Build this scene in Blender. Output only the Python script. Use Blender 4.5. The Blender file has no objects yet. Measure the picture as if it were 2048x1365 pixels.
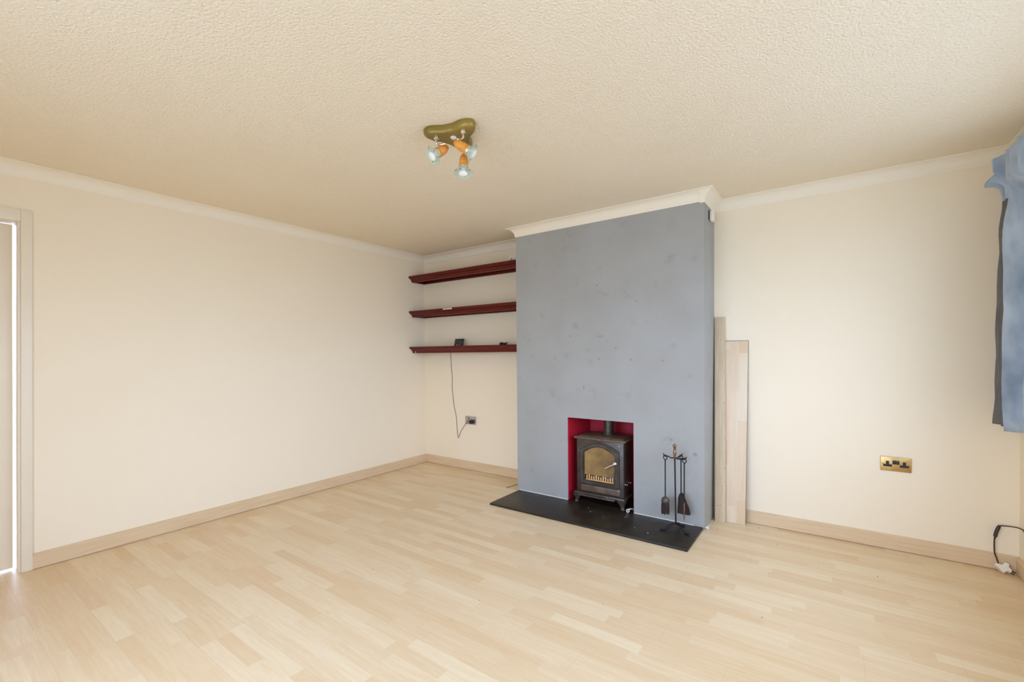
import bpy, bmesh, math, random
from mathutils import Vector, Matrix
random.seed(7)
PI = math.pi
H = 2.4; W = 4.7535; YN = -4.35          # ceiling height, right wall, near wall
CX0, CX1, CY = 1.5465, 3.1585, -0.340    # chimney breast
OX0, OX1, OZ = 2.0664, 2.6435, 0.7206    # fireplace opening
BB = 0.093; BT = 0.015
sc = bpy.context.scene
col = sc.collection

# ------------------------------------------------------------------ materials
def new_mat(name):
    m = bpy.data.materials.new(name); m.use_nodes = True
    nt = m.node_tree; nt.nodes.clear()
    out = nt.nodes.new('ShaderNodeOutputMaterial')
    return m, nt, out
def N(nt, t, **k):
    n = nt.nodes.new(t)
    for a, b in k.items(): setattr(n, a, b)
    return n
def mth(nt, op, a, b=None, c=None):
    n = nt.nodes.new('ShaderNodeMath'); n.operation = op
    for i, v in enumerate((a, b, c)):
        if v is None: continue
        if isinstance(v, (int, float)): n.inputs[i].default_value = v
        else: nt.links.new(v, n.inputs[i])
    return n.outputs[0]
def pbr(name, color, rough=.5, metal=0, noise=0, nscale=20, bump=0, bscale=200, spec=.5, coat=0, stretch=None, col2=None, sheen=0, rvar=0, bdist=.003):
    m, nt, out = new_mat(name)
    p = N(nt, 'ShaderNodeBsdfPrincipled'); nt.links.new(p.outputs[0], out.inputs[0])
    p.inputs['Roughness'].default_value = rough; p.inputs['Metallic'].default_value = metal
    p.inputs['Specular IOR Level'].default_value = spec; p.inputs['Coat Weight'].default_value = coat
    if sheen: p.inputs['Sheen Weight'].default_value = sheen
    tc = N(nt, 'ShaderNodeTexCoord'); mp = N(nt, 'ShaderNodeMapping')
    nt.links.new(tc.outputs['Object'], mp.inputs[0])
    if stretch: mp.inputs['Scale'].default_value = stretch
    c2 = col2 or tuple(max(0, c * (1 - noise)) for c in color)
    nz = N(nt, 'ShaderNodeTexNoise'); nz.inputs['Scale'].default_value = nscale; nz.inputs['Detail'].default_value = 5
    nt.links.new(mp.outputs[0], nz.inputs['Vector'])
    rp = N(nt, 'ShaderNodeValToRGB'); rp.color_ramp.elements[0].position = .3; rp.color_ramp.elements[1].position = .7
    rp.color_ramp.elements[0].color = (*c2, 1); rp.color_ramp.elements[1].color = (*color, 1)
    nt.links.new(nz.outputs['Fac'], rp.inputs[0]); nt.links.new(rp.outputs[0], p.inputs['Base Color'])
    if rvar:
        nt.links.new(mth(nt, 'MULTIPLY_ADD', nz.outputs['Fac'], rvar, rough - rvar / 2), p.inputs['Roughness'])
    if bump:
        nb = N(nt, 'ShaderNodeTexNoise'); nb.inputs['Scale'].default_value = bscale; nb.inputs['Detail'].default_value = 3
        nt.links.new(mp.outputs[0], nb.inputs['Vector'])
        b = N(nt, 'ShaderNodeBump'); b.inputs['Strength'].default_value = bump; b.inputs['Distance'].default_value = bdist
        nt.links.new(nb.outputs['Fac'], b.inputs['Height']); nt.links.new(b.outputs[0], p.inputs['Normal'])
    return m

def laminate(name, pale, tan, sw=.065, bl=.43, planks=True, axis=0, rough=.42):
    m, nt, out = new_mat(name)
    p = N(nt, 'ShaderNodeBsdfPrincipled'); nt.links.new(p.outputs[0], out.inputs[0])
    tc = N(nt, 'ShaderNodeTexCoord'); sp = N(nt, 'ShaderNodeSeparateXYZ'); nt.links.new(tc.outputs['Object'], sp.inputs[0])
    X = sp.outputs[axis]; Y = sp.outputs[1 - axis]
    strip = mth(nt, 'FLOOR', mth(nt, 'DIVIDE', Y, sw))
    w1 = N(nt, 'ShaderNodeTexWhiteNoise', noise_dimensions='1D'); nt.links.new(strip, w1.inputs['W'])
    xo = mth(nt, 'MULTIPLY_ADD', w1.outputs['Value'], bl * 3, X)
    # uneven block length: warp x
    wr = mth(nt, 'MULTIPLY', mth(nt, 'SINE', mth(nt, 'MULTIPLY', xo, 5.3)), .085)
    xb = mth(nt, 'DIVIDE', mth(nt, 'ADD', xo, wr), bl)
    blk = mth(nt, 'FLOOR', xb)
    cmb = N(nt, 'ShaderNodeCombineXYZ'); nt.links.new(strip, cmb.inputs[0]); nt.links.new(blk, cmb.inputs[1])
    w2 = N(nt, 'ShaderNodeTexWhiteNoise', noise_dimensions='2D'); nt.links.new(cmb.outputs[0], w2.inputs['Vector'])
    # grain
    cg = N(nt, 'ShaderNodeCombineXYZ')
    nt.links.new(mth(nt, 'MULTIPLY', X, 3.0), cg.inputs[0]); nt.links.new(mth(nt, 'MULTIPLY', Y, 42), cg.inputs[1])
    nt.links.new(mth(nt, 'MULTIPLY', w2.outputs['Value'], 17), cg.inputs[2])
    g = N(nt, 'ShaderNodeTexNoise'); g.inputs['Scale'].default_value = 1.4; g.inputs['Detail'].default_value = 6; g.inputs['Distortion'].default_value = .8
    nt.links.new(cg.outputs[0], g.inputs['Vector'])
    cf = N(nt, 'ShaderNodeCombineXYZ')
    nt.links.new(mth(nt, 'MULTIPLY', X, 26), cf.inputs[0]); nt.links.new(mth(nt, 'MULTIPLY', Y, 60), cf.inputs[1]); nt.links.new(strip, cf.inputs[2])
    g2 = N(nt, 'ShaderNodeTexNoise'); g2.inputs['Scale'].default_value = 1; g2.inputs['Detail'].default_value = 3; g2.inputs['Distortion'].default_value = 1.5
    nt.links.new(cf.outputs[0], g2.inputs['Vector'])
    rp = N(nt, 'ShaderNodeValToRGB'); e = rp.color_ramp.elements
    e[0].position = 0; e[0].color = (*tan, 1); e[1].position = 1; e[1].color = (*pale, 1)
    k = e.new(.5); k.color = tuple((a * .55 + b * .45) for a, b in zip(tan, pale)) + (1,)
    v = mth(nt, 'ADD', mth(nt, 'MULTIPLY', w2.outputs['Value'], .62), mth(nt, 'MULTIPLY_ADD', g.outputs['Fac'], .9, -.27))
    v = mth(nt, 'ADD', v, mth(nt, 'MULTIPLY_ADD', g2.outputs['Fac'], .3, -.15))
    nt.links.new(v, rp.inputs[0])
    colr = rp.outputs[0]
    if planks:
        fy = mth(nt, 'FRACT', mth(nt, 'DIVIDE', Y, sw * 3))
        ly = mth(nt, 'LESS_THAN', mth(nt, 'MINIMUM', fy, mth(nt, 'SUBTRACT', 1, fy)), .0045)
        pidx = mth(nt, 'FLOOR', mth(nt, 'DIVIDE', Y, sw * 3))
        w3 = N(nt, 'ShaderNodeTexWhiteNoise', noise_dimensions='1D'); nt.links.new(pidx, w3.inputs['W'])
        fx = mth(nt, 'FRACT', mth(nt, 'DIVIDE', mth(nt, 'MULTIPLY_ADD', w3.outputs['Value'], 1.29, X), 1.29))
        lx = mth(nt, 'LESS_THAN', fx, .0012)
        ln = mth(nt, 'MULTIPLY', mth(nt, 'MAXIMUM', ly, lx), .22)
        mx = N(nt, 'ShaderNodeMix', data_type='RGBA'); nt.links.new(ln, mx.inputs['Factor']); nt.links.new(colr, mx.inputs['A'])
        mx.inputs['B'].default_value = (tan[0] * .45, tan[1] * .4, tan[2] * .35, 1); colr = mx.outputs['Result']
    nt.links.new(colr, p.inputs['Base Color']); p.inputs['Roughness'].default_value = rough
    p.inputs['Specular IOR Level'].default_value = .4
    return m

def spotted_paint(name, base, alt, spots):
    m = pbr(name, base, .75, noise=.0, col2=alt, nscale=3.2, bump=.12, bscale=260, spec=.25)
    nt = m.node_tree; p = [n for n in nt.nodes if n.type == 'BSDF_PRINCIPLED'][0]
    src = p.inputs['Base Color'].links[0].from_socket
    tc = N(nt, 'ShaderNodeTexCoord'); acc = None
    for (x, z, rx, rz) in spots:
        s = N(nt, 'ShaderNodeSeparateXYZ'); nt.links.new(tc.outputs['Object'], s.inputs[0])
        dx = mth(nt, 'DIVIDE', mth(nt, 'SUBTRACT', s.outputs[0], x), rx); dz = mth(nt, 'DIVIDE', mth(nt, 'SUBTRACT', s.outputs[2], z), rz)
        r = mth(nt, 'ADD', mth(nt, 'MULTIPLY', dx, dx), mth(nt, 'MULTIPLY', dz, dz))
        v = mth(nt, 'MAXIMUM', mth(nt, 'SUBTRACT', 1, r), 0)
        acc = v if acc is None else mth(nt, 'MAXIMUM', acc, v)
    mx = N(nt, 'ShaderNodeMix', data_type='RGBA'); nt.links.new(mth(nt, 'MULTIPLY', acc, .42), mx.inputs['Factor'])
    nt.links.new(src, mx.inputs['A']); mx.inputs['B'].default_value = (.12, .11, .1, 1)
    # soft smudges
    sm = N(nt, 'ShaderNodeTexNoise'); sm.inputs['Scale'].default_value = 9; sm.inputs['Detail'].default_value = 6
    nt.links.new(tc.outputs['Object'], sm.inputs['Vector'])
    f = mth(nt, 'MULTIPLY', mth(nt, 'MAXIMUM', mth(nt, 'SUBTRACT', sm.outputs['Fac'], .6), 0), 1.4)
    m2 = N(nt, 'ShaderNodeMix', data_type='RGBA'); nt.links.new(f, m2.inputs['Factor']); nt.links.new(mx.outputs['Result'], m2.inputs['A'])
    m2.inputs['B'].default_value = (.16, .16, .16, 1)
    nt.links.new(m2.outputs['Result'], p.inputs['Base Color'])
    return m

def thin_glass(name, tint, milky=0.0, gloss=.12, rough=.05):
    m, nt, out = new_mat(name)
    t = N(nt, 'ShaderNodeBsdfTransparent'); t.inputs[0].default_value = (*tint, 1)
    g = N(nt, 'ShaderNodeBsdfGlossy'); g.inputs['Roughness'].default_value = rough
    lw = N(nt, 'ShaderNodeLayerWeight'); lw.inputs[0].default_value = .35
    f = mth(nt, 'MULTIPLY_ADD', lw.outputs['Facing'], .5, gloss * .5)
    a = N(nt, 'ShaderNodeMixShader'); nt.links.new(f, a.inputs[0]); nt.links.new(t.outputs[0], a.inputs[1]); nt.links.new(g.outputs[0], a.inputs[2])
    if milky:
        d = N(nt, 'ShaderNodeBsdfDiffuse'); d.inputs[0].default_value = (.8 * tint[0], .86 * tint[1], .82 * tint[2], 1)
        b = N(nt, 'ShaderNodeMixShader'); b.inputs[0].default_value = milky
        nt.links.new(a.outputs[0], b.inputs[1]); nt.links.new(d.outputs[0], b.inputs[2]); a = b
    nt.links.new(a.outputs[0], out.inputs[0])
    return m

M = {}
M['wall'] = pbr('cream_wall_paint', (.90, .80, .615), .8, col2=(.89, .785, .595), nscale=1.5, bump=.10, bscale=180, spec=.2)
M['ceiling'] = pbr('stippled_ceiling_paint', (.885, .78, .60), .85, col2=(.87, .76, .575), nscale=2.2, bump=.9, bscale=95, bdist=.0075, spec=.15)
M['coving'] = pbr('coving_gloss', (.90, .825, .67), .55, col2=(.89, .81, .65), nscale=5, spec=.4)
M['white'] = pbr('white_gloss_woodwork', (.84, .755, .60), .4, col2=(.82, .735, .58), nscale=4)
M['upvc'] = pbr('white_plastic_frame', (.85, .85, .85), .35, noise=.02)
M['floor'] = laminate('beech_laminate_floor', (.83, .70, .48), (.71, .505, .285), rough=.36)
M['board'] = laminate('beech_laminate_board', (.78, .67, .50), (.70, .51, .33), sw=.0585, bl=.37, planks=False)
M['skirt'] = pbr('beech_skirting', (.74, .57, .36), .5, col2=(.66, .48, .28), nscale=3, stretch=(1.2, 1.2, 24), bump=.05, bscale=60)
M['batten'] = pbr('sawn_pine_batten', (.68, .55, .37), .7, col2=(.56, .44, .28), nscale=5, stretch=(.9, 12, 12), bump=.2)
M['edge'] = pbr('board_dark_edge', (.16, .10, .06), .8, noise=.3)
M['chimney'] = spotted_paint('blue_grey_chimney_paint', (.39, .395, .375), (.36, .355, .33),
    [(2.345, 1.813, .014, .008), (2.369, 1.40, .04, .006), (2.668, 1.66, .01, .01), (2.097, 1.408, .01, .012), (2.868, 1.203, .012, .009),
     (2.626, 1.21, .014, .01), (2.359, 1.214, .012, .012), (3.096, .53, .02, .02), (2.93, .62, .014, .012), (1.95, 1.22, .012, .009), (2.50, 1.30, .01, .01), (2.22, .98, .01, .02)])
M['red'] = pbr('red_recess_paint', (.62, .012, .035), .55, col2=(.48, .01, .03), nscale=6)
M['soot'] = pbr('sooty_back_wall', (.05, .008, .01), .9, col2=(.2, .01, .015), nscale=4)
M['slate'] = pbr('dark_slate', (.040, .030, .020), .42, col2=(.016, .012, .008), nscale=9, bump=.25, bscale=50, rvar=.25, spec=.35)
M['caulk'] = pbr('white_sealant', (.8, .78, .74), .6)
M['mahog'] = pbr('mahogany_stained_wood', (.150, .010, .004), .36, col2=(.075, .005, .002), nscale=6, stretch=(1.2, 20, 20), spec=.3)
M['iron'] = pbr('cast_iron', (.115, .092, .072), .34, col2=(.06, .048, .038), nscale=12, bump=.12, bscale=300, metal=.35)
M['iron_blk'] = pbr('black_wrought_iron', (.015, .014, .014), .45, noise=.2, metal=.3)
M['iron_warm'] = pbr('rusty_iron', (.22, .145, .09), .5, col2=(.11, .08, .055), nscale=14, bump=.15, bscale=300, metal=.3)
M['pipe'] = pbr('flue_pipe', (.11, .095, .06), .35, noise=.4, metal=.5)
M['sootglass'] = pbr('soot_stained_stove_glass', (.40, .235, .075), .22, col2=(.13, .085, .04), nscale=8, spec=.6)
M['grate'] = pbr('ochre_brass_firebars', (.85, .52, .2), .4, col2=(.7, .36, .12), nscale=30)  # plain ochre colour for the bars
M['chrome'] = pbr('polished_chrome', (.85, .82, .78), .15, metal=1)
M['brass'] = pbr('brushed_brass', (.66, .46, .19), .38, metal=.85, col2=(.52, .35, .13), nscale=30)
M['oldbrass'] = pbr('aged_brass', (.30, .19, .10), .34, metal=.8, col2=(.2, .12, .08), nscale=60)
M['olive'] = pbr('olive_bronze', (.36, .26, .06), .4, metal=.45, col2=(.25, .18, .04), nscale=9)
M['holder'] = pbr('orange_varnished_wood', (.84, .36, .05), .35, col2=(.70, .25, .03), nscale=9, stretch=(1, 1, 5), coat=.3)
M['bulb'] = pbr('frosted_bulb', (.86, .90, .86), .3, spec=.5)
M['lampglass'] = thin_glass('pale_green_glass', (.93, .98, .93), milky=.3, gloss=.08)
M['pane'] = thin_glass('window_glass', (.98, .99, .98), 0, .05)
M['steel'] = pbr('brushed_steel_plate', (.56, .53, .48), .3, metal=.7, col2=(.45, .42, .38), nscale=20)
M['black'] = pbr('black_plastic', (.018, .015, .014), .4, noise=.2)
M['brownlead'] = pbr('dark_brown_lead', (.035, .016, .01), .45, noise=.2)
M['greylead'] = pbr('dull_grey_lead', (.16, .13, .09), .5, noise=.2)
M['whiteplastic'] = pbr('white_plastic', (.84, .79, .68), .4)
M['switchwhite'] = pbr('white_switch_plastic', (.93, .91, .87), .3)
M['greyins'] = pbr('grey_insert', (.40, .37, .34), .5)
M['screen'] = pbr('dim_screen', (.05, .042, .04), .15, col2=(.025, .02, .02), nscale=30)
M['bristle'] = pbr('dark_bristles', (.05, .028, .022), .85, col2=(.02, .012, .01), nscale=8, stretch=(60, 60, 3), bump=.6, bscale=60)
M['rope'] = pbr('white_rope', (.75, .72, .66), .9, noise=.15, bump=.4, bscale=400)
M['plaster'] = pbr('broken_plaster', (.72, .70, .66), .9, noise=.1, bump=.5, bscale=150)
M['crumb'] = pbr('dark_crumb', (.08, .05, .03), .9)
M['darkwood'] = pbr('dark_curtain_pole_wood', (.09, .025, .015), .35, noise=.3, coat=.3)
M['paving'] = pbr('pale_paving', (.75, .73, .70), .8, noise=.1, nscale=3)
def velvet():
    m = pbr('blue_velvet_curtain', (.62, .73, .84), .8, col2=(.32, .41, .52), nscale=11, stretch=(1, 1, .55), bump=.35, bscale=35, sheen=.5)
    nt = m.node_tree; out = [n for n in nt.nodes if n.type == 'OUTPUT_MATERIAL'][0]
    p = [n for n in nt.nodes if n.type == 'BSDF_PRINCIPLED'][0]
    tr = N(nt, 'ShaderNodeBsdfTranslucent'); tr.inputs[0].default_value = (.36, .48, .60, 1)
    mx = N(nt, 'ShaderNodeMixShader'); mx.inputs[0].default_value = .18
    nt.links.new(p.outputs[0], mx.inputs[1]); nt.links.new(tr.outputs[0], mx.inputs[2]); nt.links.new(mx.outputs[0], out.inputs[0])
    return m
M['velvet'] = velvet()
M['end_folds'] = pbr('grey_brown_curtain_folds', (.19, .18, .165), .9, col2=(.13, .125, .12), nscale=8, stretch=(20, 20, 1), bump=.3, bscale=60)

# ------------------------------------------------------------------ mesh helpers
def box(bm, a, b, bev=0, seg=2, mtx=None):
    x0, y0, z0 = a; x1, y1, z1 = b
    r = bmesh.ops.create_cube(bm, size=1)
    vs = r['verts']
    bmesh.ops.scale(bm, vec=(abs(x1 - x0), abs(y1 - y0), abs(z1 - z0)), verts=vs)
    bmesh.ops.translate(bm, vec=((x0 + x1) / 2, (y0 + y1) / 2, (z0 + z1) / 2), verts=vs)
    if bev:
        es = list({e for v in vs for e in v.link_edges})
        rr = bmesh.ops.bevel(bm, geom=es, offset=bev, segments=seg, profile=.5, affect='EDGES')
        vs = list({v for f in rr['faces'] for v in f.verts} | {v for v in vs if v.is_valid})
    if mtx is not None: bmesh.ops.transform(bm, matrix=mtx, verts=vs)
    return vs
def frame_of(d):
    d = Vector(d).normalized(); up = Vector((0, 0, 1)) if abs(d.z) < .95 else Vector((1, 0, 0))
    u = d.cross(up).normalized(); return u, d.cross(u).normalized()
def tube(bm, pts, r, n=10, close=False):
    pts = [Vector(p) for p in pts]; rings = []; L = len(pts)
    rr = r if isinstance(r, (list, tuple)) else [r] * L
    pu = None
    for i, p in enumerate(pts):
        if close: t = pts[(i + 1) % L] - pts[i - 1]
        else: t = pts[min(i + 1, L - 1)] - pts[max(i - 1, 0)]
        t.normalize()
        if pu is None: u, _ = frame_of(t)
        else:
            u = pu - t * pu.dot(t)
            u = u.normalized() if u.length > 1e-6 else frame_of(t)[0]
        pu = u; v = t.cross(u)
        rings.append([bm.verts.new(p + (u * math.cos(2 * PI * k / n) + v * math.sin(2 * PI * k / n)) * rr[i]) for k in range(n)])
    m = L if close else L - 1
    for i in range(m):
        a, b = rings[i], rings[(i + 1) % L]
        for k in range(n): bm.faces.new((a[k], a[(k + 1) % n], b[(k + 1) % n], b[k]))
    if not close:
        bm.faces.new(rings[0][::-1]); bm.faces.new(rings[-1])
def spline(pts, k=8):
    P = [Vector(p) for p in pts]; P = [P[0] * 2 - P[1]] + P + [P[-1] * 2 - P[-2]]; o = []
    for i in range(1, len(P) - 2):
        for j in range(k):
            t = j / k; a, b, c, d = P[i - 1:i + 3]
            o.append(.5 * ((2 * b) + (c - a) * t + (2 * a - 5 * b + 4 * c - d) * t * t + (3 * b - a - 3 * c + d) * t ** 3))
    o.append(P[-2]); return o
def lathe(bm, prof, org=(0, 0, 0), axis=(0, 0, 1), n=28):
    """prof: list of (radius, height along the axis)"""
    org = Vector(org); d = Vector(axis).normalized(); u, v = frame_of(d); rings = []
    for r, h in prof:
        if r < 1e-5: rings.append([bm.verts.new(org + d * h)])
        else: rings.append([bm.verts.new(org + d * h + (u * math.cos(2 * PI * k / n) + v * math.sin(2 * PI * k / n)) * r) for k in range(n)])
    for a, b in zip(rings, rings[1:]):
        for k in range(n):
            k2 = (k + 1) % n
            if len(a) == 1 and len(b) == 1: continue
            if len(a) == 1: bm.faces.new((a[0], b[k], b[k2]))
            elif len(b) == 1: bm.faces.new((a[k], b[0], a[k2]))
            else: bm.faces.new((a[k], b[k], b[k2], a[k2]))
    if len(rings[0]) > 1: bm.faces.new(rings[0])
    if len(rings[-1]) > 1: bm.faces.new(rings[-1][::-1])
def prism(bm, pts, d, holes=None):
    """pts: closed planar outline (3D); extruded by vector d"""
    a = [bm.verts.new(p) for p in pts]; b = [bm.verts.new(Vector(p) + Vector(d)) for p in pts]
    n = len(a)
    bm.faces.new(a); bm.faces.new(b[::-1])
    for i in range(n): bm.faces.new((a[i], b[i], b[(i + 1) % n], a[(i + 1) % n]))
def ring_prism(bm, outer, inner, d):
    """outer and inner outlines with the same point count"""
    o0 = [bm.verts.new(p) for p in outer]; i0 = [bm.verts.new(p) for p in inner]
    o1 = [bm.verts.new(Vector(p) + Vector(d)) for p in outer]; i1 = [bm.verts.new(Vector(p) + Vector(d)) for p in inner]
    n = len(outer)
    for k in range(n):
        j = (k + 1) % n
        bm.faces.new((o0[k], o0[j], i0[j], i0[k])); bm.faces.new((o1[k], i1[k], i1[j], o1[j]))
        bm.faces.new((o0[k], o1[k], o1[j], o0[j])); bm.faces.new((i0[k], i0[j], i1[j], i1[k]))
def obj(name, bm, mat, parent=None, smooth=True, ang=35, loc=None):
    bmesh.ops.recalc_face_normals(bm, faces=bm.faces)
    me = bpy.data.meshes.new(name); bm.to_mesh(me); bm.free()
    me.materials.append(M[mat])
    if smooth:
        for p in me.polygons: p.use_smooth = True
        try: me.set_sharp_from_angle(angle=math.radians(ang))
        except Exception: pass
    o = bpy.data.objects.new(name, me); col.objects.link(o)
    if parent is not None:
        o.parent = parent
        if parent.type == 'EMPTY' or True:
            o.matrix_parent_inverse = Matrix.Translation(parent_world(parent)).inverted()
    return o
def parent_world(p):
    v = Vector(p.location)
    q = p.parent
    if q is not None: v = Vector((0, 0, 0)) if p.type == 'MESH' else v
    return v
def tag(o, label, cat, group=None):
    o['label'] = label; o['category'] = cat
    if group: o['group'] = group
    return o
def thing(name, label, cat, loc, group=None):
    o = bpy.data.objects.new(name, None); col.objects.link(o); o.location = loc; o.empty_display_size = .05
    return tag(o, label, cat, group)
def struct(name, bm, mat, parent=None, smooth=False):
    o = obj(name, bm, mat, parent, smooth=smooth)
    if parent is None: o['kind'] = 'structure'
    return o
B = bmesh.new

# ------------------------------------------------------------------ room shell
TW = .22
b = B(); box(b, (-.12, YN - TW, -.08), (W + TW, .30, 0)); struct('floor', b, 'floor')
b = B(); box(b, (-.12, YN - TW, H), (W + TW, .30, H + .1)); struct('ceiling', b, 'ceiling')
# left wall with the doorway
DY1, DY0, DZ = -3.229, -4.01, 2.072
b = B()
box(b, (-.12, DY1, 0), (0, .30, H)); box(b, (-.12, DY0, DZ), (0, DY1, H)); box(b, (-.12, YN - TW, 0), (0, DY0, H))
struct('wall_left', b, 'wall')
b = B()
box(b, (0, 0, 0), (CX0, .30, H)); box(b, (CX1, 0, 0), (W, .30, H)); box(b, (CX0, .22, 0), (CX1, .30, H))
struct('wall_back', b, 'wall')
WY0, WY1, WZ0, WZ1 = -3.45, -.62, .78, 2.16
b = B()
box(b, (W, WY1, 0), (W + TW, .30, H)); box(b, (W, YN - TW, 0), (W + TW, WY0, H))
box(b, (W, WY0, 0), (W + TW, WY1, WZ0)); box(b, (W, WY0, WZ1), (W + TW, WY1, H))
struct('wall_right', b, 'wall')
NX0, NX1, NZ0, NZ1 = 1.5, 3.75, .08, 2.12
b = B()
box(b, (0, YN - TW, 0), (NX0, YN, H)); box(b, (NX1, YN - TW, 0), (W, YN, H))
box(b, (NX0, YN - TW, 0), (NX1, YN, NZ0)); box(b, (NX0, YN - TW, NZ1), (NX1, YN, H))
struct('wall_near', b, 'wall')
# chimney breast: two piers, the lintel part and the back
b = B()
box(b, (CX0, CY, 0), (OX0, .22, H)); box(b, (OX1, CY, 0), (CX1, .22, H)); box(b, (OX0, CY, OZ), (OX1, .22, H))
bmesh.ops.remove_doubles(b, verts=b.verts, dist=1e-5)
struct('wall_chimney', b, 'chimney')
RB = .10
b = B()
box(b, (OX0, CY + .006, .0165), (OX0 + .004, RB, OZ - .001)); box(b, (OX1 - .004, CY + .006, .0165), (OX1, RB, OZ - .001))
box(b, (OX0 + .004, RB - .004, .0165), (OX1 - .004, RB, OZ - .001))
struct('wall_recess', b, 'red')
# coving
PROF = [(0, 0), (0, -.0735), (.003, -.0755), (.006, -.072), (.0075, -.066)]
c = .0715
for k in range(1, 8):
    a = k / 8 * PI / 2
    PROF.append((.0075 + (c - .0145) * (1 - math.cos(a)) * 1.0, -.066 + .0595 * math.sin(a)))
PROF += [(.0645, -.0065), (.067, -.0055), (c, -.0035), (c, 0)]
def coving(name, p0, p1, n, s0, s1, mat='coving', dz=0):
    b = B(); p0 = Vector(p0); p1 = Vector(p1); d = (p1 - p0).normalized(); n = Vector(n)
    A = [b.verts.new(p0 + n * a + d * (s0 * a) + Vector((0, 0, H + z + (dz if z < -.01 else 0)))) for a, z in PROF]
    C = [b.verts.new(p1 + n * a - d * (s1 * a) + Vector((0, 0, H + z + (dz if z < -.01 else 0)))) for a, z in PROF]
    b.faces.new(A); b.faces.new(C[::-1]); k = len(A)
    for i in range(k): b.faces.new((A[i], C[i], C[(i + 1) % k], A[(i + 1) % k]))
    o = obj(name, b, mat, ang=40); o['kind'] = 'structure'; return o
coving('trim_1', (0, YN, 0), (0, 0, 0), (1, 0, 0), 1, 1)
coving('trim_2', (0, 0, 0), (CX0, 0, 0), (0, -1, 0), 1, 1)
coving('trim_3', (CX0, 0, 0), (CX0, CY, 0), (-1, 0, 0), 1, -1)
coving('trim_4', (CX0, CY, 0), (CX1 - .028, CY, 0), (0, -1, 0), -1, 0)
coving('trim_5', (CX1 - .028, CY - .0, 0), (CX1, CY, 0), (0, -1, 0), 0, -1, dz=-.008)
coving('trim_6', (CX1, CY, 0), (CX1, 0, 0), (1, 0, 0), -1, 1, dz=-.006)
coving('trim_7', (CX1, 0, 0), (W, 0, 0), (0, -1, 0), 1, 1)
coving('trim_8', (W, 0, 0), (W, YN, 0), (-1, 0, 0), 1, 1)
coving('trim_9', (W, YN, 0), (0, YN, 0), (0, 1, 0), 1, 1)
# skirting
BP = [(0, .003), (BT, .003), (BT, BB - .012), (BT - .003, BB - .009), (BT - .003, BB - .005), (BT - .006, BB), (0, BB)]
def skirting(name, p0, p1, n, s0=0, s1=0):
    b = B(); p0 = Vector(p0); p1 = Vector(p1); d = (p1 - p0).normalized(); n = Vector(n)
    A = [b.verts.new(p0 + n * a + d * (s0 * a) + Vector((0, 0, z))) for a, z in BP]
    C = [b.verts.new(p1 + n * a - d * (s1 * a) + Vector((0, 0, z))) for a, z in BP]
    b.faces.new(A); b.faces.new(C[::-1]); k = len(A)
    for i in range(k): b.faces.new((A[i], C[i], C[(i + 1) % k], A[(i + 1) % k]))
    o = obj(name, b, 'skirt', ang=20); o['kind'] = 'structure'; return o
skirting('baseboard_left', (0, -3.206, 0), (0, -.7612, 0), (1, 0, 0))
skirting('baseboard_left', (0, -.7598, 0), (0, 0, 0), (1, 0, 0), 0, 1)
skirting('baseboard_alcove', (0, 0, 0), (CX0, 0, 0), (0, -1, 0), 1, 0)
skirting('baseboard_back', (CX1 + .0, 0, 0), (W, 0, 0), (0, -1, 0), 0, 1)
skirting('baseboard_right', (W, 0, 0), (W, YN, 0), (-1, 0, 0), 1, 1)
skirting('baseboard_near', (W, YN, 0), (0, YN, 0), (0, 1, 0), 1, 1)
# sealant where the hearth meets the chimney
b = B()
for x0, x1 in ((CX0 + .02, OX0 - .002), (OX1 + .002, CX1 - .07)):
    box(b, (x0, CY - .005, .016), (x1, CY, .022), .0015)
struct('trim_10', b, 'caulk')

# door and its casing
b = B()
box(b, (0, DY1 - .003, 0), (.016, -3.185, DZ + .062), .003); box(b, (0, DY0 - .062, 0), (.016, DY0 + .006, DZ + .062), .003)
box(b, (0, DY0 + .006, DZ - .008), (.016, DY1 - .003, DZ + .062), .003)
struct('trim_11', b, 'white', smooth=True)
b = B()
JY = DY1 - .014
box(b, (-.12, JY, 0), (0.002, DY1, DZ), .001); box(b, (-.12, DY0, 0), (.002, DY0 + .01, DZ), .001); box(b, (-.12, DY0 + .01, DZ - .01), (.002, JY, DZ), .001)
struct('trim_12', b, 'white', smooth=True)
hinge = Vector((-.055, DY0 + .014, 0)); th = math.radians(2.2)
dm = Matrix.Translation(hinge) @ Matrix.Rotation(th, 4, 'Z')
LW = .743
b = B(); box(b, (-.04, 0, .012), (0, LW, DZ - .015), .002, mtx=dm)
for (y0, y1, z0, z1) in ((.11, .34, .25, .95), (.40, .63, .25, .95), (.11, .34, 1.15, 1.9), (.40, .63, 1.15, 1.9)):
    o_ = [(.0, y0, z0), (.0, y1, z0), (.0, y1, z1), (.0, y0, z1)]; i_ = [(.0, y0 + .02, z0 + .02), (.0, y1 - .02, z0 + .02), (.0, y1 - .02, z1 - .02), (.0, y0 + .02, z1 - .02)]
    ring_prism(b, [dm @ Vector(p) for p in o_], [dm @ Vector(p) for p in i_], dm.to_3x3() @ Vector((.006, 0, 0)))
door = struct('door_1', b, 'white', smooth=True)
b = B()
lathe(b, [(.025, 0), (.025, .006), (.009, .008), (.009, .04), (.0, .042)], dm @ Vector((0,   .655, 1.02)), dm.to_3x3() @ Vector((1, 0, 0)))
tube(b, [dm @ Vector(p) for p in ((.038, .66, 1.02), (.042, .61, 1.02), (.04, .55, 1.018))], .008)
obj('door_handle', b, 'brass', door)
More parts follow.
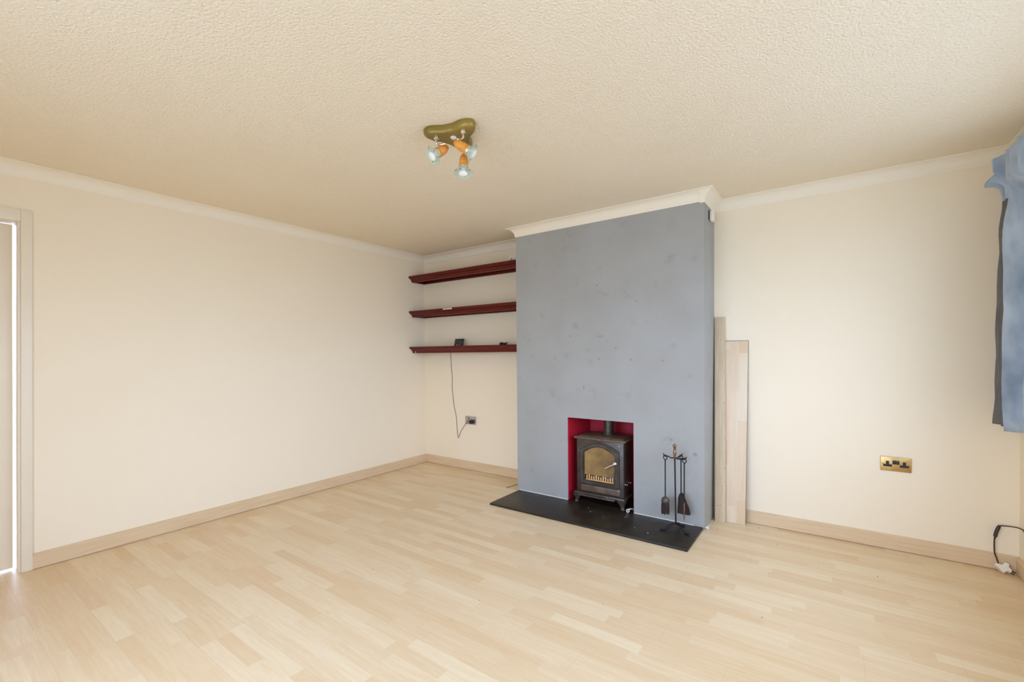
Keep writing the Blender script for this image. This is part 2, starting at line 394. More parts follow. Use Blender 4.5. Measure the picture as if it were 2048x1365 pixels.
b = B(); lathe(b, [(0, 0), (.008, 0), (.008, .002), (.005, .005), (0, .006)], dm @ Vector((-.02, .69, DZ - .0165)), (0, 0, 1), 12); obj('ball_catch', b, 'chrome', door)
b = B(); box(b, (-1.6, -5.2, -.12), (-.125, -2.2, -.02)); t = obj('added_paving', b, 'paving', smooth=False); t['kind'] = 'structure'  # made-up pale slab, added to look bright through the door gap

# windows
def window(name, axis, lo, hi, z0, z1, at, n):
    """axis: direction the window runs along; at: plane coordinate of the glass"""
    def P(u, v, w): return (v, u, w) if axis == 'y' else (u, v, w)
    b = B(); f = .06
    def bb(u0, u1, w0, w1, d0=-.03, d1=.03, bev=.004):
        p, q = P(u0, at + d0, w0), P(u1, at + d1, w1)
        box(b, tuple(map(min, p, q)), tuple(map(max, p, q)), bev)
    bb(lo, hi, z0, z0 + f); bb(lo, hi, z1 - f, z1); bb(lo, lo + f, z0 + f, z1 - f); bb(hi - f, hi, z0 + f, z1 - f)
    for k in range(1, n):
        u = lo + (hi - lo) * k / n; bb(u - .035, u + .035, z0 + f, z1 - f)
    w = obj(name, b, 'upvc'); w['kind'] = 'structure'
    for k in range(n):
        b = B(); u0 = lo + (hi - lo) * k / n; u1 = lo + (hi - lo) * (k + 1) / n
        bb(u0 + .035, u1 - .035, z0 + f - .005, z1 - f + .005, -.002, .002, 0)
        obj('pane', b, 'pane', w, smooth=False)
    return w
w1 = window('window_1', 'y', WY0, WY1, WZ0, WZ1, W + .14, 3)
b = B(); box(b, (W - .03, WY0 - .03, WZ0 - .0), (W + .11, WY1 + .03, WZ0 + .022), .006); obj('window_sill', b, 'white', w1)
w2 = window('window_2', 'x', NX0, NX1, NZ0, NZ1, YN - .14, 3)

# shear the door, its frame and the opening slightly along y with height
for o in list(col.objects):
    if o.type == 'MESH' and (o.name.split('.')[0] in ('door_1', 'door_handle', 'ball_catch', 'trim_11', 'trim_12', 'wall_left')):
        for v in o.data.vertices:
            if -4.2 < v.co.y < -3.1: v.co.y += .0165 * (v.co.z - 1.1)

# ------------------------------------------------------------------ hearth
b = B()
box(b, (1.563, -.776, 0), (3.150, CY, .016), .0015); 
o_ = B()
box(b, (OX0 + .001, CY - .0005, 0.0005), (OX1 - .001, RB, .0155))
t = obj('hearth_slab', b, 'slate'); tag(t, 'black slate hearth slab lying on the floor under the stove', 'hearth')

# ------------------------------------------------------------------ shelves
def shelf(z0, z1, label, extra=None):
    """under side z0, top z1"""
    y1 = -.0065; x0, x1 = .002, CX0 - .002; h = z1 - z0
    t = thing('wall_shelf', label, 'shelf', (x0, 0, z0), 'three mahogany alcove shelves')
    b = B(); box(b, (x0, -.250, z1 - .020), (x1, y1, z1), .004); obj('shelf_board', b, 'mahog', t)
    zt = z1 - .020
    pr = [(-.238, zt), (-.236, zt - .006), (-.230, zt - .008), (-.222, zt - .012), (-.213, zt - .020), (-.207, zt - .030), (-.202, zt - .034), (-.200, z0), (-.180, z0), (-.180, zt)]
    b = B(); prism(b, [(x0, y, z) for y, z in pr], (x1 - x0, 0, 0)); obj('front_moulding', b, 'mahog', t, ang=25)
    b = B(); box(b, (x0, -.18, z0), (x0 + .02, y1, zt), .001); obj('end_batten', b, 'mahog', t)
    b = B(); box(b, (x0 + .02, -.026, z0), (x1, y1, zt), .001); obj('back_batten', b, 'mahog', t)
    return t
s1 = shelf(2.085, 2.150, 'highest of the three dark mahogany shelves in the alcove')
s2 = shelf(1.690, 1.756, 'middle dark mahogany alcove shelf with a silver strip on its edge')
s3 = shelf(1.283, 1.353, 'lowest dark mahogany alcove shelf carrying a small black device')
for o in (s1, s2, s3):
    pass
b = B(); box(b, (.535, -.2535, 1.738), (.665, -.2495, 1.752), .001); t = obj('edge_strip', b, 'chrome', s2); t['label'] = 'silver strip'
b = B(); lathe(b, [(0, 0), (.007, 0), (.007, .004), (.0, .006)], (.055, -.2, 1.294), (0, -1, 0), 12); t = obj('screw_cap', b, 'whiteplastic', s3); t['label'] = 'white screw cap'

# device on the bottom shelf
dl = Vector((.62, -.105, 1.3535))
t = thing('digital_display', 'small black rectangular display unit propped on the lowest shelf', 'device', dl)
mt = Matrix.Translation(dl) @ Matrix.Rotation(math.radians(8), 4, 'Z') @ Matrix.Rotation(math.radians(-18), 4, 'X')
b = B(); box(b, (-.056, -.008, .001), (.056, .008, .082), .004, mtx=mt); obj('casing', b, 'black', t)
b = B(); box(b, (-.047, -.0095, .018), (.047, -.0078, .076), .0008, mtx=mt); obj('screen', b, 'screen', t)
b = B(); box(b, (-.02, -.0105, .006), (-.004, -.0078, .012), .0008, mtx=mt); box(b, (.012, -.0105, .006), (.03, -.0078, .010), .0008, mtx=mt); obj('button', b, 'chrome', t)
for k in (-.03, .03):
    b = B(); tube(b, [mt @ Vector(p) for p in ((k, .006, .05), (k, .045, .018))], .004, 8); obj('prop', b, 'black', t)
# cable tangle
t = thing('cable_coil', 'small black coil of cable on the right end of the lowest shelf', 'cable', (1.225, -.11, 1.3535))
b = B(); pts = []
for k in range(70):
    a = k / 70 * 2 * PI * 4; r = .028 + .008 * math.sin(a * .37 + 1)
    pts.append((1.222 + r * math.cos(a) * 1.15, -.11 + r * math.sin(a) * .7, 1.3585 + .016 * (k / 70) + .003 * math.sin(a * 1.7)))
tube(b, pts, .0045, 7)
obj('lead', b, 'black', t)
b = B(); tube(b, spline([(1.235, -.10, 1.370), (1.258, -.10, 1.380), (1.280, -.105, 1.372), (1.285, -.11, 1.358)]), .0022, 6); t2 = obj('loose_end', b, 'oldbrass', t)

# ------------------------------------------------------------------ sockets
def socket(name, cx, cz, label, plate, insert, sw, cat='socket', w=.150, h=.090, plug=None):
    t = thing(name, label, cat, (cx, 0, cz))
    b = B(); box(b, (cx - w / 2, -.009, cz - h / 2), (cx + w / 2, 0, cz + h / 2), .003)
    obj('face_plate', b, plate, t)
    for s in (-1, 1):
        x = cx + s * w * .27; z = cz - .004
        b = B()
        pts = [(-.0078, .022), (.0078, .022), (.0078, .002), (.0215, .002), (.0215, -.013), (-.0215, -.013), (-.0215, .002), (-.0078, .002)]
        prism(b, [(x + p, -.0086, z + q) for p, q in pts], (0, -.0016, 0)); obj('socket_insert', b, insert, t, smooth=False)
        b = B(); box(b, (cx + s * .0085 - .0083, -.0135, cz + .000), (cx + s * .0085 + .0083, -.0085, cz + .024), .0015); obj('rocker_switch', b, sw, t)
        b = B(); lathe(b, [(0, 0), (.0028, 0), (.0028, .001), (0, .0016)], (cx + s * w * .425, -.0088, cz), (0, -1, 0), 10); obj('screw', b, 'oldbrass', t)
    return t
socket('wall_socket', 4.2215, .5445, 'brass double wall socket with black inserts on the cream wall', 'brass', 'black', 'black')
socket('wall_socket', .695, .543, 'steel double wall socket low in the alcove with a black plug', 'steel', 'greyins', 'greyins')
wt = socket('wall_socket', 1.318, 2.209, 'white plastic double socket just above the highest shelf', 'switchwhite', 'greyins', 'switchwhite', h=.088)
for ch in wt.children: ch.location.y -= .022          # stands on a surface mounted back box
b = B(); box(b, (1.318 - .073, -.024, 2.209 - .043), (1.318 + .073, 0, 2.209 + .043), .003); obj('back_box', b, 'switchwhite', wt)
# charger: plug in the steel socket, lead up to the shelf
t = thing('charger_lead', 'thin grey charger lead hanging from lowest shelf to black plug', 'cable', (.73, -.011, .54))
b = B(); box(b, (.715, -.044, .515), (.757, -.0108, .553), .004); box(b, (.706, -.052, .513), (.742, -.040, .547), .006); pl = obj('plug', b, 'black', t)
b = B()
tube(b, spline([(.716, -.048, .543), (.708, -.050, .568), (.716, -.046, .580), (.700, -.035, .578), (.680, -.025, .560), (.655, -.016, .528), (.610, -.010, .480), (.560, -.006, .420), (.528, -.004, .365), (.513, -.004, .333),
                (.503, -.004, .36), (.493, -.004, .43), (.488, -.004, .52), (.476, -.004, .60), (.455, -.004, .67), (.440, -.004, .76), (.424, -.004, .90), (.428, -.0035, 1.0), (.416, -.0035, 1.12), (.405, -.0033, 1.283), (.405, -.0033, 1.35)]), .0025, 6)
obj('lead', b, 'greylead', t)
# white adaptor and dark lead in the right corner
t = thing('plug_adaptor', 'white three way plug adaptor lying on floor in the right corner', 'adaptor', (4.684, -.046, .0))
am = Matrix.Translation((4.684, -.050, .0315)) @ Matrix.Rotation(math.radians(50), 4, 'X') @ Matrix.Rotation(math.radians(-25), 4, 'Z')
b = B()
pts = [(-.034, .002), (-.020, .006), (-.010, .004), (-.008, .030), (.012, .030), (.012, .010), (.030, .004), (.033, -.012), (.016, -.012), (.010, -.030), (-.008, -.026), (-.020, -.016), (-.036, -.014)]
prism(b, [am @ Vector((x, y, -.011)) for x, y in pts], am.to_3x3() @ Vector((0, 0, .022)))
bmesh.ops.bevel(b, geom=list(b.edges), offset=.002, segments=2, affect='EDGES')
obj('body', b, 'whiteplastic', t)
b = B()
for k in (-1, 1): box(b, (.030, -.006 + k * .007 - .002, -.003), (.046, -.006 + k * .007 + .002, .003), .0006, mtx=am)
box(b, (.028, -.012, -.005), (.034, .004, .005), .001, mtx=am); obj('pins', b, 'brownlead', t)
t = thing('appliance_lead', 'dark brown appliance lead rising from the adaptor to inline switch', 'cable', (4.668, -.035, .03))
b = B(); tube(b, spline([(4.664, -.040, .046), (4.660, -.032, .068), (4.652, -.028, .10), (4.650, -.028, .14), (4.650, -.03, .176), (4.652, -.03, .20)]), .0034, 8)
tube(b, spline([(4.668, -.03, .255), (4.676, -.032, .262), (4.690, -.036, .265), (4.715, -.045, .269), (4.740, -.062, .270), (4.746, -.12, .265), (4.746, -.25, .19), (4.742, -.42, .12), (4.728, -.52, .05), (4.70, -.60, .006), (4.66, -.75, .0055)]), .0034, 8)
obj('lead', b, 'brownlead', t)
b = B(); tube(b, spline([(4.6515, -.03, .182), (4.653, -.03, .195), (4.656, -.03, .215), (4.662, -.03, .238), (4.668, -.03, .256), (4.671, -.03, .262)], 4), [.0045] * 4 + [.0085] * 12 + [.0065] * 5, 10)
obj('inline_switch', b, 'brownlead', t)

# ------------------------------------------------------------------ stove
SX0, SX1, SF, SB = 2.135, 2.553, -.312, -.035
st = thing('wood_burning_stove', 'cast iron wood burning stove with arched glass door in the red recess', 'stove', ((SX0 + SX1) / 2, -.18, .016))
b = B(); box(b, (SX0, SF, .104), (SX1, SB, .552), .010, 3); obj('body', b, 'iron', st)
b = B(); box(b, (SX0 - .012, -.345, .550), (SX1 + .022, SB + .01, .566), .007, 3)
box(b, (SX0 + .02, -.315, .565), (SX1 - .010, SB - .01, .571), .003); obj('top_plate', b, 'iron_warm', st)
b = B(); box(b, (SX0 - .012, -.343, .088), (SX1 + .016, SB + .01, .106), .005, 2); box(b, (SX0 + .035, -.362, .080), (SX1 - .06, -.335, .092), .003)
obj('base_plate', b, 'iron', st)
for lx, ly, sx, sy in ((SX0 + .018, -.318, -1, -1), (SX1 - .014, -.318, 1, -1), (SX0 + .018, -.06, -1, 1), (SX1 - .014, -.06, 1, 1)):
    b = B()
    rows = [(.090, .036, .0), (.078, .033, .001), (.055, .020, .004), (.034, .012, .010), (.022, .013, .015), (.0165, .016, .017)]
    prev = None
    for z, hw, off in rows:
        cx, cy = lx + sx * off * .7, ly + sy * off * .5
        vs = [b.verts.new((cx - hw, cy - hw * .75, z)), b.verts.new((cx + hw, cy - hw * .75, z)), b.verts.new((cx + hw, cy + hw * .75, z)), b.verts.new((cx - hw, cy + hw * .75, z))]
        if prev:
            for i in range(4): b.faces.new((prev[i], prev[(i + 1) % 4], vs[(i + 1) % 4], vs[i]))
        else: b.faces.new(vs)
        prev = vs
    b.faces.new(prev[::-1]); bmesh.ops.bevel(b, geom=[e for e in b.edges], offset=.0025, segments=2, affect='EDGES')
    obj('leg', b, 'iron', st)
def arch(x0, x1, z0, zs, zp, n=14, y=0):
    """outline: flat bottom, sides to zs, shouldered arch to zp"""
    cx = (x0 + x1) / 2; hw = (x1 - x0) / 2; P = [(x0, y, z0), (x1, y, z0)]
    for k in range(n + 1):
        u = 1 - 2 * k / n
        f = (1 - abs(u) ** 1.7) if abs(u) < .999 else 0
        P.append((cx + hw * u, y, zs + (zp - zs) * f))
    return P
# door > glass, handle, hinges
O_ = arch(2.178, 2.517, .178, .470, .530, y=-.310); I_ = arch(2.214, 2.480, .212, .440, .494, y=-.310)
b = B(); ring_prism(b, O_, I_, (0, -.020, 0))
O2 = arch(2.190, 2.505, .190, .462, .520, y=-.329); I2 = arch(2.204, 2.490, .203, .449, .505, y=-.329)
ring_prism(b, O2, I2, (0, -.008, 0)); bmesh.ops.bevel(b, geom=[e for e in b.edges if abs(e.calc_face_angle(0)) > .9], offset=.002, segments=1, affect='EDGES')
tube(b, arch(2.186, 2.509, .186, .465, .524, y=-.331), .0042, 6, close=True)
tube(b, arch(2.210, 2.484, .208, .444, .499, y=-.334), .003, 6, close=True)
dr = obj('door', b, 'iron', st)
b = B(); prism(b, arch(2.213, 2.481, .211, .441, .495, y=-.316), (0, -.003, 0)); g = obj('glass', b, 'sootglass', dr); g['label'] = 'amber sooty glass'
b = B(); box(b, (2.216, -.3200, .212), (2.478, -.3185, .256), .0005); obj('dark_backing', b, 'black', dr)  # black strip added to paint the gaps between the bars dark
b = B()
for k in range(12):
    x = 2.232 + k * .0205
    box(b, (x, -.3245, .214), (x + .0105, -.3195, .252 + .006 * math.sin(k * 1.9)), .0015)
box(b, (2.226, -.3240, .212), (2.472, -.3195, .219), .001)
obj('fire_bars', b, 'grate', dr)
b = B()
lathe(b, [(.0, 0), (.012, 0), (.015, .003), (.015, .012), (.010, .016), (.006, .017), (.006, .03), (0, .031)], (2.488, -.330, .378), (0, -1, 0), 18)
tube(b, [(2.486, -.353, .377), (2.455, -.358, .360), (2.415, -.358, .334)], [.0075, .0078, .0085], 12)
obj('handle', b, 'chrome', dr)
for z in (.452, .245):
    b = B(); tube(b, [(2.166, -.324, z - .014), (2.166, -.324, z + .014)], .007, 10); tube(b, [(2.166, -.324, z + .014), (2.166, -.324, z + .02)], .004, 8)
    box(b, (2.166, -.327, z - .007), (2.195, -.316, z + .007), .002); obj('hinge', b, 'iron', dr)
# ash door and air controls
b = B(); box(b, (2.182, -.322, .116), (2.525, -.310, .168), .003); box(b, (2.196, -.326, .126), (2.512, -.321, .133), .002); box(b, (2.196, -.326, .147), (2.512, -.321, .156), .002)
obj('ash_door', b, 'iron_warm', st)
b = B(); lathe(b, [(0, 0), (.006, 0), (.004, .006), (.007, .012), (0, .015)], (2.43, -.343, .098), (0, -1, 0), 12); obj('air_knob', b, 'oldbrass', st)
for y in (-.290, -.215):
    b = B(); lathe(b, [(0, 0), (.009, 0), (.009, .003), (.003, .004), (.003, .016), (.008, .018), (.008, .024), (0, .026)], (SX1, y, .212), (1, 0, 0), 14); obj('air_knob', b, 'chrome', st)
b = B(); lathe(b, [(0, 0), (.0045, 0), (.003, .003), (0, .004)], (2.512, -.3115, .517), (0, -1, 0), 10); obj('screw', b, 'chrome', st)
b = B(); lathe(b, [(0, 0), (.004, 0), (0, .003)], (2.512, -.322, .160), (0, -1, 0), 10); obj('screw', b, 'chrome', st)
b = B(); prism(b, [(2.33, -.345, .553), (2.375, -.345, .553), (2.37, -.345, .560), (2.352, -.345, .563), (2.335, -.345, .560)], (0, -.003, 0)); obj('badge', b, 'oldbrass', st, smooth=False)
b = B(); lathe(b, [(.052, 0), (.052, .012), (.042, .013), (.042, .30)], (2.345, -.12, .571), (0, 0, 1), 28); obj('flue_pipe', b, 'pipe', st)
# extra: rope loop
t = thing('rope_loop', 'small white rope loop beside the right front foot of the stove', 'rope', (2.606, -.352, .016))
b = B(); tube(b, [(2.600 + .0095 * math.cos(a), -.354 + .002 * math.sin(a), .0305 + .0095 * math.sin(a)) for a in [k * 2 * PI / 20 for k in range(20)]], .0048, 8, close=True)
tube(b, spline([(2.604, -.350, .040), (2.613, -.335, .042), (2.622, -.31, .036), (2.625, -.285, .024)], 5), .0055, 8)
tube(b, [(2.592, -.356, .0205), (2.606, -.356, .0208)], .0045, 8)
obj('rope', b, 'rope', t)

# ------------------------------------------------------------------ fireside tools
PX, PY = 2.998, -.478
ts = thing('fireside_tool_stand', 'black iron fireside tool stand with brass knob on the hearth', 'tool stand', (PX, PY, .016))
b = B(); tube(b, [(PX, PY, .052), (PX - .003, PY, .30), (PX - .006, PY, .522)], [.006, .0055, .0055], 12); obj('pole', b, 'iron_blk', ts)
for fx, fy in ((2.918, -.556), (3.104, -.548), (3.026, -.388)):
    d = Vector((fx - PX, fy - PY, 0)); P = Vector((PX, PY, 0))
    b = B(); pts = spline([P + Vector((0, 0, .056)), P + d * .25 + Vector((0, 0, .054)), P + d * .52 + Vector((0, 0, .040)), P + d * .72 + Vector((0, 0, .023)), P + d * .9 + Vector((0, 0, .0225)), P + d + Vector((0, 0, .0235))], 5)
    tube(b, pts, [.0065] * 18 + [.0062 + .0004 * k for k in range(len(pts) - 18)], 10)
    lathe(b, [(0, 0), (.009, 0), (.010, .004), (.007, .008), (0, .009)], P + d + Vector((0, 0, .0162)), (0, 0, 1), 12)
    obj('leg', b, 'iron_blk', ts)
b = B(); lathe(b, [(0, 0), (.008, 0), (.0085, .006), (.006, .010), (.0085, .016), (.011, .030), (.0105, .045), (.007, .056), (.0095, .062), (.0095, .066), (.006, .070), (.0095, .075), (.0125, .083), (.012, .091), (.007, .098), (0, .1)], (PX - .006, PY, .520), (0, 0, 1), 20)
obj('brass_knob', b, 'oldbrass', ts)
TT = {'brush': (2.923, -.470), 'shovel': (3.018, -.416), 'poker': (3.062, -.500)}
for k, (hx, hy) in TT.items():
    d = Vector((hx - PX + .006, hy - PY, 0)); P = Vector((PX - .006, PY, 0))
    b = B(); tube(b, spline([P + Vector((0, 0, .524)), P + d * .35 + Vector((0, 0, .516)), P + d * .7 + Vector((0, 0, .525)), P + d * 1.0 + Vector((0, 0, .522)), P + d * 1.22 + Vector((0, 0, .540))], 5), .0042, 8)
    obj('hook', b, 'iron_blk', ts)
def hung(name, label, cat, key, ztip):
    x, y = TT[key]; t = thing(name, label, cat, (x, y, ztip))
    b = B(); r = .0125
    tube(b, [(x + r * math.cos(a), y + .002, .5135 - .0 + (r + .004) * math.sin(a)) for a in [k * 2 * PI / 22 for k in range(22)]], .0036, 8, close=True)
    obj('ring', b, 'iron_blk', t); return t, x, y
t, x, y = hung('fire_brush', 'round headed hearth brush hanging left on the tool stand', 'brush', 'brush', .105)
b = B(); tube(b, [(x, y, .497), (x, y, .225)], .0042, 10); obj('shaft', b, 'iron_blk', t)
b = B(); lathe(b, [(.0, .232), (.008, .231), (.022, .222), (.028, .208), (.029, .196), (.026, .190), (0, .188)], (x, y, 0), (0, 0, 1), 24); obj('brush_cap', b, 'iron', t)
b = B(); n = 30
rings = []
for z, r in ((.192, .024), (.165, .0265), (.13, .027), (.112, .026)):
    rings.append([b.verts.new((x + r * (1 + .10 * math.sin(k * 2.4)) * math.cos(2 * PI * k / n), y + r * (1 + .1 * math.sin(k * 2.4)) * math.sin(2 * PI * k / n), z - (.008 * math.sin(k * 1.7) if z < .12 else 0))) for k in range(n)])
for a, c2 in zip(rings, rings[1:]):
    for k in range(n): b.faces.new((a[k], a[(k + 1) % n], c2[(k + 1) % n], c2[k]))
b.faces.new(rings[0]); cv = b.verts.new((x, y, .118))
for k in range(n): b.faces.new((rings[-1][k], rings[-1][(k + 1) % n], cv))
obj('bristles', b, 'bristle', t)
t, x, y = hung('fire_shovel', 'dark hearth shovel hanging behind the poker on the tool stand', 'shovel', 'shovel', .11)
b = B(); tube(b, [(x, y, .497), (x, y, .25)], .0042, 10); obj('shaft', b, 'iron_blk', t)
b = B()
o_ = [(-.004, .262), (-.014, .250), (-.022, .225), (-.030, .18), (-.034, .112), (.0, .108), (.044, .110), (.052, .118), (.040, .165), (.024, .22), (.012, .252), (.004, .262)]
o_ = [(p + (.012 if z < .2 else .006), z) for p, z in o_]
prism(b, [(x + p, y - .003, z) for p, z in o_], (0, .003, 0))
# upturned rims
tube(b, [(x + p, y - .006, z) for p, z in o_[:5]], .0035, 6); tube(b, [(x + p, y - .006, z) for p, z in o_[7:]], .0035, 6)
obj('blade', b, 'bristle', t)
t, x, y = hung('poker', 'thin poker with a brassy lower end hanging right of pole', 'poker', 'poker', .10)
b = B(); tube(b, [(x, y, .497), (x - .001, y, .22)], .0042, 10); obj('shaft', b, 'iron_blk', t)
b = B(); tube(b, [(x - .001, y, .222), (x - .002, y, .13), (x - .002, y, .115), (x - .002, y, .098)], [.0042, .0042, .0038, .0012], 10); obj('tip', b, 'oldbrass', t)

# ------------------------------------------------------------------ leaning boards
def leaning(name, label, x_bot, x_top, w, L, th, yb, mat, loc_mat_edge=None):
    """right edge x at bottom/top; yb: back-face y at the floor, leaning on the wall at the top"""
    ang = math.asin(-yb / L); tilt = math.atan2(x_top - x_bot, L)
    m = Matrix.Translation((x_bot, yb - .0005, .0)) @ Matrix.Rotation(tilt, 4, 'Y') @ Matrix.Rotation(-ang, 4, 'X') @ Matrix.Rotation(-PI / 2, 4, 'Y')
    # local: X runs up the board, Y into wall, Z toward left
    return m
def board_obj(name, label, cat, xb, xt, w, L, th, yb, mat, edge):
    m = leaning(name, label, xb, xt, w, L, th, yb, mat)
    t = bpy.data.objects.new(name, None); col.objects.link(t); t.matrix_world = m; tag(t, label, cat)
    # local x: length; local y: thickness (toward wall +); local z: width (left +)
    b = B(); box(b, (0, -th, 0), (L, 0, w), .0008)
    return t, b
def place(o, t):
    o.parent = t; o.matrix_parent_inverse = Matrix.Identity(4)
t, b = board_obj('timber_batten', 'narrow timber batten leaning in the corner beside the chimney breast', 'timber', 3.255, 3.237, .071, 1.532, .018, -.100, 'batten', None)
o = obj('batten_board', b, 'batten'); place(o, t)
for (lx, lz) in ((.118, .052), (.120, .034), (1.12, .006), (.88, .01), (.30, .004), (.40, .004), (.62, .004), (1.36, .03)):
    b = B(); lathe(b, [(0, 0), (.0028, 0), (.0022, .0008), (0, .001)], (lx, -.0181, lz), (0, -1, 0), 8)
    o = obj('nail_hole', b, 'crumb'); place(o, t)
t, b = board_obj('laminate_board', 'wide pale laminate floor board leaning on the back wall beside the batten', 'floor board', 3.387, 3.397, .193, 1.352, .008, -.078, 'board', None)
b.free(); b = B(); box(b, (0, -.008, .003), (1.349, 0, .190), .0006)
o = obj('board_core', b, 'edge'); place(o, t)
# printed face: three strips wide, its own coordinates laid out in XY so the strips run along the board
b = B(); box(b, (0, 0, 0), (1.346, .1875, .0012), .0004)
o = obj('printed_face', b, 'board'); o.parent = t
o.matrix_parent_inverse = Matrix.Identity(4)
o.matrix_local = Matrix.Translation((0, -.0081, .0045)) @ Matrix.Rotation(PI / 2, 4, 'X')

# ------------------------------------------------------------------ ceiling light
LC = Vector((2.322, -1.990, H))
lt = thing('ceiling_spotlight', 'three armed ceiling spotlight with olive bronze plate and orange wooden lampholders', 'light fitting', LC)
b = B(); n = 72
def rad(a): return .080 + .078 * ((1 + math.cos(3 * (a - math.radians(105)))) / 2) ** 1.9
lv = [(H - .0005, .97), (H - .010, 1.0), (H - .028, .985), (H - .036, .94), (H - .040, .86), (H - .0405, .6)]
rings = [[b.verts.new((LC.x + rad(2 * PI * k / n) * s * math.cos(2 * PI * k / n), LC.y + rad(2 * PI * k / n) * s * math.sin(2 * PI * k / n), z)) for k in range(n)] for z, s in lv]
for a, c2 in zip(rings, rings[1:]):
    for k in range(n): b.faces.new((a[k], a[(k + 1) % n], c2[(k + 1) % n], c2[k]))
b.faces.new(rings[0][::-1]); b.faces.new(rings[-1]); obj('ceiling_plate', b, 'olive', lt, ang=60)
b = B(); lathe(b, [(0, 0), (.014, 0), (.016, .004), (.012, .010), (0, .012)], (2.332, -2.012, H - .0405), (0, 0, -1), 20); obj('centre_cap', b, 'whiteplastic', lt)
RT = Vector((.815, .579, 0)); TC = Vector((.61, -.66, -.43)).normalized(); DN = Vector((0, 0, -1))
lamps = [((2.262, -2.062, H - .040), (2.282, -2.046, 2.292), (-RT * .72 + DN * .42 + TC * .50)),
         ((2.412, -2.030, H - .040), (2.392, -2.018, 2.292), (RT * .78 + DN * .48 - TC * .10)),
         ((2.292, -1.868, H - .040), (2.362, -1.969, 2.242), (DN * .93 - RT * .06 + TC * .22))]
for foot, hc, ax in lamps:
    foot = Vector(foot); hc = Vector(hc); ax = ax.normalized()
    arm = None
    top = hc - ax * .020 + Vector((0, 0, .024))
    b = B(); lathe(b, [(0, 0), (.0135, 0), (.0135, .009), (.010, .013), (.006, .015), (0, .015)], foot, (0, 0, -1), 18)
    mid = foot + Vector((0, 0, -.045)); tube(b, spline([foot + Vector((0, 0, -.012)), foot + Vector((0, 0, -.034)), (mid + top) / 2 + Vector((0, 0, .002)), top], 5), .0052, 10)
    lathe(b, [(0, -.007), (.0085, -.006), (.0085, .006), (0, .007)], top, RT, 14)
    tube(b, [top, hc - ax * .004], .005, 8)
    arm = obj('arm', b, 'chrome', lt)
    b = B(); lathe(b, [(0, -.046), (.006, -.044), (.014, -.036), (.0205, -.022), (.0235, -.006), (.0225, -.004), (.0225, .000), (.0242, .002), (.0245, .014), (.0232, .016), (.0232, .019), (.0242, .021), (.0225, .034), (0, .034)], hc, ax, 28)
    obj('lamp_holder', b, 'holder', lt)
    b = B(); lathe(b, [(.0235, .031), (.0262, .032), (.0262, .037), (.0235, .038), (0, .038)], hc, ax, 28); obj('collar', b, 'chrome', lt)
    b = B(); prof = [(.024, .040), (.034, .050), (.046, .060), (.0485, .063), (.0487, .0655), (.0465, .0655), (.034, .0540), (.022, .043)]
    u, v = frame_of(ax); n = 40; rings = [[b.verts.new(hc + ax * h + (u * math.cos(2 * PI * k / n) + v * math.sin(2 * PI * k / n)) * r) for k in range(n)] for r, h in prof]
    for a, c2 in zip(rings, rings[1:] + rings[:1]):
        for k in range(n): b.faces.new((a[k], a[(k + 1) % n], c2[(k + 1) % n], c2[k]))
    sh = obj('glass_shade', b, 'lampglass', lt, ang=60)
    for k in range(3):
        a = 2 * PI * k / 3 + .5; b = B(); p = hc + ax * .058 + (u * math.cos(a) + v * math.sin(a)) * .040
        lathe(b, [(0, -.002), (.0022, -.002), (.0028, .003), (0, .004)], p, ax, 8); obj('clip', b, 'oldbrass', sh)
    b = B(); lathe(b, [(.010, .038), (.012, .046), (.022, .066), (.0225, .069), (.016, .075), (0, .078)], hc, ax, 24); obj('bulb', b, 'bulb', lt)

# ------------------------------------------------------------------ alarm sensor on the chimney side
t = thing('alarm_sensor', 'small white alarm sensor high on the side of the chimney breast', 'sensor', (CX1, -.165, 2.25))
b = B(); box(b, (CX1, -.200, 2.228), (CX1 + .006, -.135, 2.297), .002); obj('shadow_plate', b, 'black', t)  # black edge past the casing paints in its shadow line
b = B(); box(b, (CX1 + .005, -.196, 2.222), (CX1 + .030, -.125, 2.295), .008, 3); obj('casing', b, 'whiteplastic', t)

# ------------------------------------------------------------------ curtain and pole
cp = thing('curtain_pole', 'dark wooden curtain pole with ball end above the right window', 'curtain pole', (W - .10, -.9, 2.195))
b = B(); tube(b, [(W - .095, -.135, 2.180), (W - .095, -3.6, 2.180)], .013, 16); obj('pole', b, 'darkwood', cp)
for y0, s in ((-.135, 1), (-3.6, -1)):
    b = B(); lathe(b, [(0, -.004), (.014, -.002), (.016, .003), (.010, .008), (.016, .014), (.0215, .024), (.022, .034), (.016, .046), (0, .052)], (W - .095, y0 - s * .02, 2.177), (0, s, 0), 24); obj('finial', b, 'darkwood', cp)
for y0 in (-.66, -3.5):
    b = B(); box(b, (W - .008, y0 - .02, 2.16), (W, y0 + .02, 2.24), .002); tube(b, [(W - .006, y0, 2.168), (W - .095, y0, 2.168)], .007, 10); obj('bracket', b, 'darkwood', cp)
